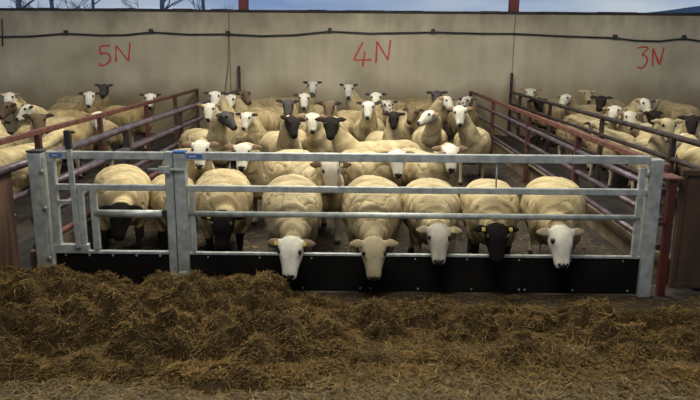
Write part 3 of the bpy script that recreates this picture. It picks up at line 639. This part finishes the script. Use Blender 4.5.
# ------------------------------------------------------------------ hay
crest = [(0, 271), (15, 268), (28, 273), (55, 279), (83, 281), (98, 286), (120, 283), (140, 282), (158, 277), (175, 279), (200, 284), (240, 286), (251, 281), (272, 283), (290, 291), (300, 298), (317, 303), (345, 305), (387, 305), (419, 303), (470, 306), (512, 304), (530, 310), (551, 308), (590, 304), (628, 310), (656, 311), (700, 308)]
CY = 3.84
cx = np.array([at_y(x, y, CY).x for x, y in crest]); cz = np.array([at_y(x, y, CY).z for x, y in crest])
def heap_h(x, y):
    """height of the heap"""
    hc = np.interp(x, cx, cz) ; right = np.clip((x - -.45) / .5, 0, 1)
    back = 4.36 - .29 * right; front = 3.12 + .14 * right + .07 * np.sin(x * 2.3) + .05 * np.sin(x * 5.1 + 1) + .03 * np.sin(x * 13 + 2) + .02 * np.sin(x * 29)
    t = np.where(y > CY, (back - y) / (back - CY), (y - front) / (CY - front)); t = np.clip(t, 0, 1)
    prof = np.where(y > CY, np.sqrt(np.clip(1 - (1 - t) ** 2, 0, 1)), np.clip(t, 0, 1) ** .72)
    return hc * prof, t
NX, NY = 460, 84
gx = np.linspace(-4.2, 4.2, NX); gy = np.linspace(3.0, 4.38, NY)
XX, YY = np.meshgrid(gx, gy); HH, TT = heap_h(XX, YY)
def fbm(x, y):
    v = Vector((x, y, 0))
    a = 1 - abs(noise.noise(v * 5.2)) * 2; b = 1 - abs(noise.noise(v * 11 + Vector((5, 3, 1)))) * 2; c = noise.noise(v * 26)
    d1 = noise.voronoi(v * 3.6 + Vector((.6 * noise.noise(v * 3), .6 * noise.noise(v * 3 + Vector((7, 0, 0))), 0)))[0][0]; d2 = noise.voronoi(v * 8.5 + Vector((3, .5 * noise.noise(v * 6), 0)))[0][0]
    return math.sqrt(max(0, 1 - (d1 / .66) ** 2)) * .15 + math.sqrt(max(0, 1 - (d2 / .62) ** 2)) * .075 + a * .020 + b * .024 + c * .018 - .220
NZ = np.array([[fbm(x, y) for x in gx] for y in gy])
ZZ = HH + NZ * np.clip(TT * 3.5, 0, 1) * np.where(YY > CY, .7, 1.15) * np.clip(HH / .12, .25, 1)
ZZ = np.where(TT <= 0, -.02, np.maximum(ZZ, .002))
def surf_z(x, y):
    fi = np.clip((x - gx[0]) / (gx[1] - gx[0]), 0, NX - 1.001); fj = np.clip((y - gy[0]) / (gy[1] - gy[0]), 0, NY - 1.001)
    i, j = fi.astype(int), fj.astype(int); a, b = fi - i, fj - j
    return (ZZ[j, i] * (1 - a) * (1 - b) + ZZ[j, i + 1] * a * (1 - b) + ZZ[j + 1, i] * (1 - a) * b + ZZ[j + 1, i + 1] * a * b)
def strands(px, py, pz, ln, wd, lift, cols):
    """bent ribbons, three points each"""
    n = len(px); az = rng.uniform(0, 2 * PI, n); el = rng.normal(0, lift, n)
    d = np.c_[np.cos(az) * np.cos(el), np.sin(az) * np.cos(el), np.sin(el)]
    b = np.c_[-np.sin(az), np.cos(az), np.zeros(n)]; b += rng.normal(0, .5, (n, 3)); b -= d * (b * d).sum(1)[:, None]; b /= np.linalg.norm(b, axis=1)[:, None]
    p = np.c_[px, py, pz]; h = (ln / 2)[:, None]; bend = rng.normal(0, .28, n)[:, None] * h * np.cross(d, b) + np.array([0, 0, -.10]) * h
    w = (wd / 2)[:, None]
    pts = []
    for q, k in ((p - d * h + bend, .6), (p, 1.0), (p + d * h + bend, .5)): pts += [q - b * w * k, q + b * w * k]
    V = np.stack(pts, 1).reshape(-1, 3); V[:, 2] = np.maximum(V[:, 2], .003)
    base = (np.arange(n) * 6)[:, None]
    Fq = np.concatenate([base + np.array([0, 1, 3, 2]), base + np.array([2, 3, 5, 4])], 0)
    return V, Fq, np.repeat(cols, 6, 0)
def stuff_mesh(name, V, Fq, C, m):
    me = bpy.data.meshes.new(name); me.vertices.add(len(V)); me.vertices.foreach_set('co', V.astype(np.float32).ravel())
    me.loops.add(len(Fq) * 4); me.loops.foreach_set('vertex_index', Fq.astype(np.int32).ravel())
    me.polygons.add(len(Fq)); me.polygons.foreach_set('loop_start', np.arange(0, len(Fq) * 4, 4, dtype=np.int32))
    me.update(calc_edges=True)
    at = me.attributes.new('col', 'FLOAT_COLOR', 'POINT'); at.data.foreach_set('color', np.c_[C, np.ones(len(C))].astype(np.float32).ravel())
    me.materials.append(M[m]); o = bpy.data.objects.new(name, me); COL.objects.link(o); return o
def hay_cols(n, a=(.088, .053, .016), b=(.29, .19, .066), k=.35):
    t = rng.beta(1.6, 2.2, n)[:, None]; c = np.array(a) * (1 - t) + np.array(b) * t
    return c * (1 + rng.normal(0, k * .4, (n, 1))).clip(.4, 1.6)
def damp(x, y):   # damper, darker wads among drier ones
    return np.array([.86 + .55 * noise.noise(Vector((a * 4.2, b * 5.5, 11))) + .30 * noise.noise(Vector((a * 11, b * 13, 2))) for a, b in zip(x, y)]).clip(.42, 1.35)
# body of the heap
Vg = np.c_[XX.ravel(), YY.ravel(), ZZ.ravel()]
idx = np.arange(NX * NY).reshape(NY, NX); Fg = np.stack([idx[:-1, :-1], idx[:-1, 1:], idx[1:, 1:], idx[1:, :-1]], -1).reshape(-1, 4)
Fg = Fg[(TT.ravel()[Fg].max(1) > 0)]
Cg = np.tile(np.array([[.05, .031, .011]]), (len(Vg), 1)) * (1 + .25 * rng.normal(0, 1, (len(Vg), 1))).clip(.5, 1.5)
NS = 95000
px = rng.uniform(-4.1, 4.1, NS * 2); py = 3.06 + (rng.random(NS * 2) ** 1.15) * 1.28
hh, tt = heap_h(px, py); keep = tt > .0; px, py = px[keep][:NS], py[keep][:NS]
n = len(px); pz = surf_z(px, py) + rng.uniform(-.004, .014, n)
V2, F2, C2 = strands(px, py, pz, rng.uniform(.02, .085, n), rng.uniform(.0025, .006, n), .34, hay_cols(n) * damp(px, py)[:, None])
hay = stuff_mesh('hay_heap', np.r_[Vg, V2], np.r_[Fg, F2 + len(Vg)], np.r_[Cg, C2], 'hay')
tag(hay, 'long heap of brown hay lying along the feed barrier', 'hay', kind='stuff')
# chaff scattered over the passage floor
n = 80000; py = rng.uniform(2.4, 3.6, n) ; px = rng.uniform(-3.4, 3.4, n)
dens = np.array([noise.noise(Vector((x * 1.7, y * 2.2, 4))) for x, y in zip(px, py)]); keep = rng.random(n) < np.clip(.62 + dens * .9, .15, 1); px, py = px[keep], py[keep]; n = len(px)
V3, F3, C3 = strands(px, py, rng.uniform(.003, .012, n), rng.uniform(.02, .10, n), rng.uniform(.003, .007, n), .16, hay_cols(n, (.13, .095, .05), (.30, .235, .135)))
n = 5000; px = rng.uniform(-.6, 3.5, n); py = rng.uniform(3.95, 4.42, n)
V4, F4, C4 = strands(px, py, rng.uniform(.003, .012, n), rng.uniform(.02, .08, n), rng.uniform(.002, .0045, n), .12, hay_cols(n))
n = 16000; px = rng.uniform(-3.4, 3.4, n); py = 3.32 - rng.exponential(.16, n); keep = py > 2.5; px, py = px[keep], py[keep]; n = len(px)
V6, F6, C6 = strands(px, py, rng.uniform(.003, .03, n), rng.uniform(.02, .09, n), rng.uniform(.003, .006, n), .3, hay_cols(n))
V4, F4, C4 = np.r_[V4, V6], np.r_[F4, F6 + len(V4)], np.r_[C4, C6]
ch = stuff_mesh('loose_straw', np.r_[V3, V4], np.r_[F3, F4 + len(V3)], np.r_[C3, C4], 'hay')
tag(ch, 'loose straw and chaff strewn over the passage floor', 'straw', kind='stuff')
# trampled straw inside the pens
n = 9000; px = rng.uniform(-2.2, 2.2, n); py = G + .08 + rng.random(n) ** 1.6 * 5
V5, F5, C5 = strands(px, py, rng.uniform(.003, .010, n), rng.uniform(.03, .10, n), rng.uniform(.003, .006, n), .10, hay_cols(n, (.12, .08, .035), (.30, .21, .10)))
tag(stuff_mesh('bedding_straw', V5, F5, C5, 'hay'), 'trampled straw bedding on the floor under the sheep', 'straw', kind='stuff')

# ------------------------------------------------------------------ beyond the wall
def tree(X, Y, h, lab, seed):
    rnd = random.Random(seed); t = empty('bare_tree', (X, Y, 0)); tag(t, lab, 'tree', 'winter trees beyond the wall')
    MB().tube([(X, Y, -.3), (X + rnd.uniform(-.15, .15), Y, h * .35), (X + rnd.uniform(-.3, .3), Y, h * .7), (X + rnd.uniform(-.5, .5), Y, h)], [.17, .13, .09, .03], 8).build('trunk', 'bark', t)
    mb = MB()
    def br(p, d, l, r, k):
        q = p + d * l; mid = p.lerp(q, .5) + Vector((rnd.uniform(-.1, .1), 0, rnd.uniform(-.1, .1))) * l
        mb.tube([p, mid, q], [r, r * .75, r * .45], 5)
        if k:
            for _ in range(3):
                nd = (d + Vector((rnd.uniform(-.8, .8), rnd.uniform(-.6, .6), rnd.uniform(-.25, .7)))).normalized(); br(p.lerp(q, rnd.uniform(.4, 1)), nd, l * .62, r * .5, k - 1)
    for i in range(11):
        z = h * rnd.uniform(.22, .85); a = rnd.uniform(0, 2 * PI); br(Vector((X, Y, z)), Vector((math.cos(a), math.sin(a) * .6, rnd.uniform(.1, .8))).normalized(), h * .19, .05, 3)
    mb.build('branches', 'bark', t)
for k, (px, Y, h, lab) in enumerate(((20, 30, 8, 'bare winter tree at the far left beyond the wall'), (54, 40, 9, 'bare winter tree with thick trunk beyond the wall, left of the 5N mark'), (92, 50, 10, 'bare winter tree beyond the wall above the 5N mark'), (160, 36, 9, 'bare winter tree beyond the wall, right of the 5N mark'), (205, 46, 9, 'bare winter tree beyond the wall left of the steel column'))):
    p = at_y(px, 5, Y); tree(p.x, Y, h, lab, k + 3)
hm = MB(); prev = None
for X in np.linspace(-700, 700, 90):
    u = X / 700; z = 1.65 + 600 * (math.tan(math.radians(2.9)) + .010 * noise.noise(Vector((u * 7, 2, 0))) + .020 * np.clip((u - .26) / .2, 0, 1))
    q = [hm.bm.verts.new((X, 600, -2)), hm.bm.verts.new((X, 600, z)), hm.bm.verts.new((X, 760, z * .6)), hm.bm.verts.new((X, 900, -2))]
    if prev:
        for i in range(3): hm.bm.faces.new((prev[i], prev[i + 1], q[i + 1], q[i]))
    prev = q
tag(hm.build('hills', 'hill'), kind='structure')
tag(slab('ground', -800, 800, W + .26, 900, -.3, -.02, mat('field', (.08, .12, .05), (.14, .18, .08), .2, .95)), kind='structure')
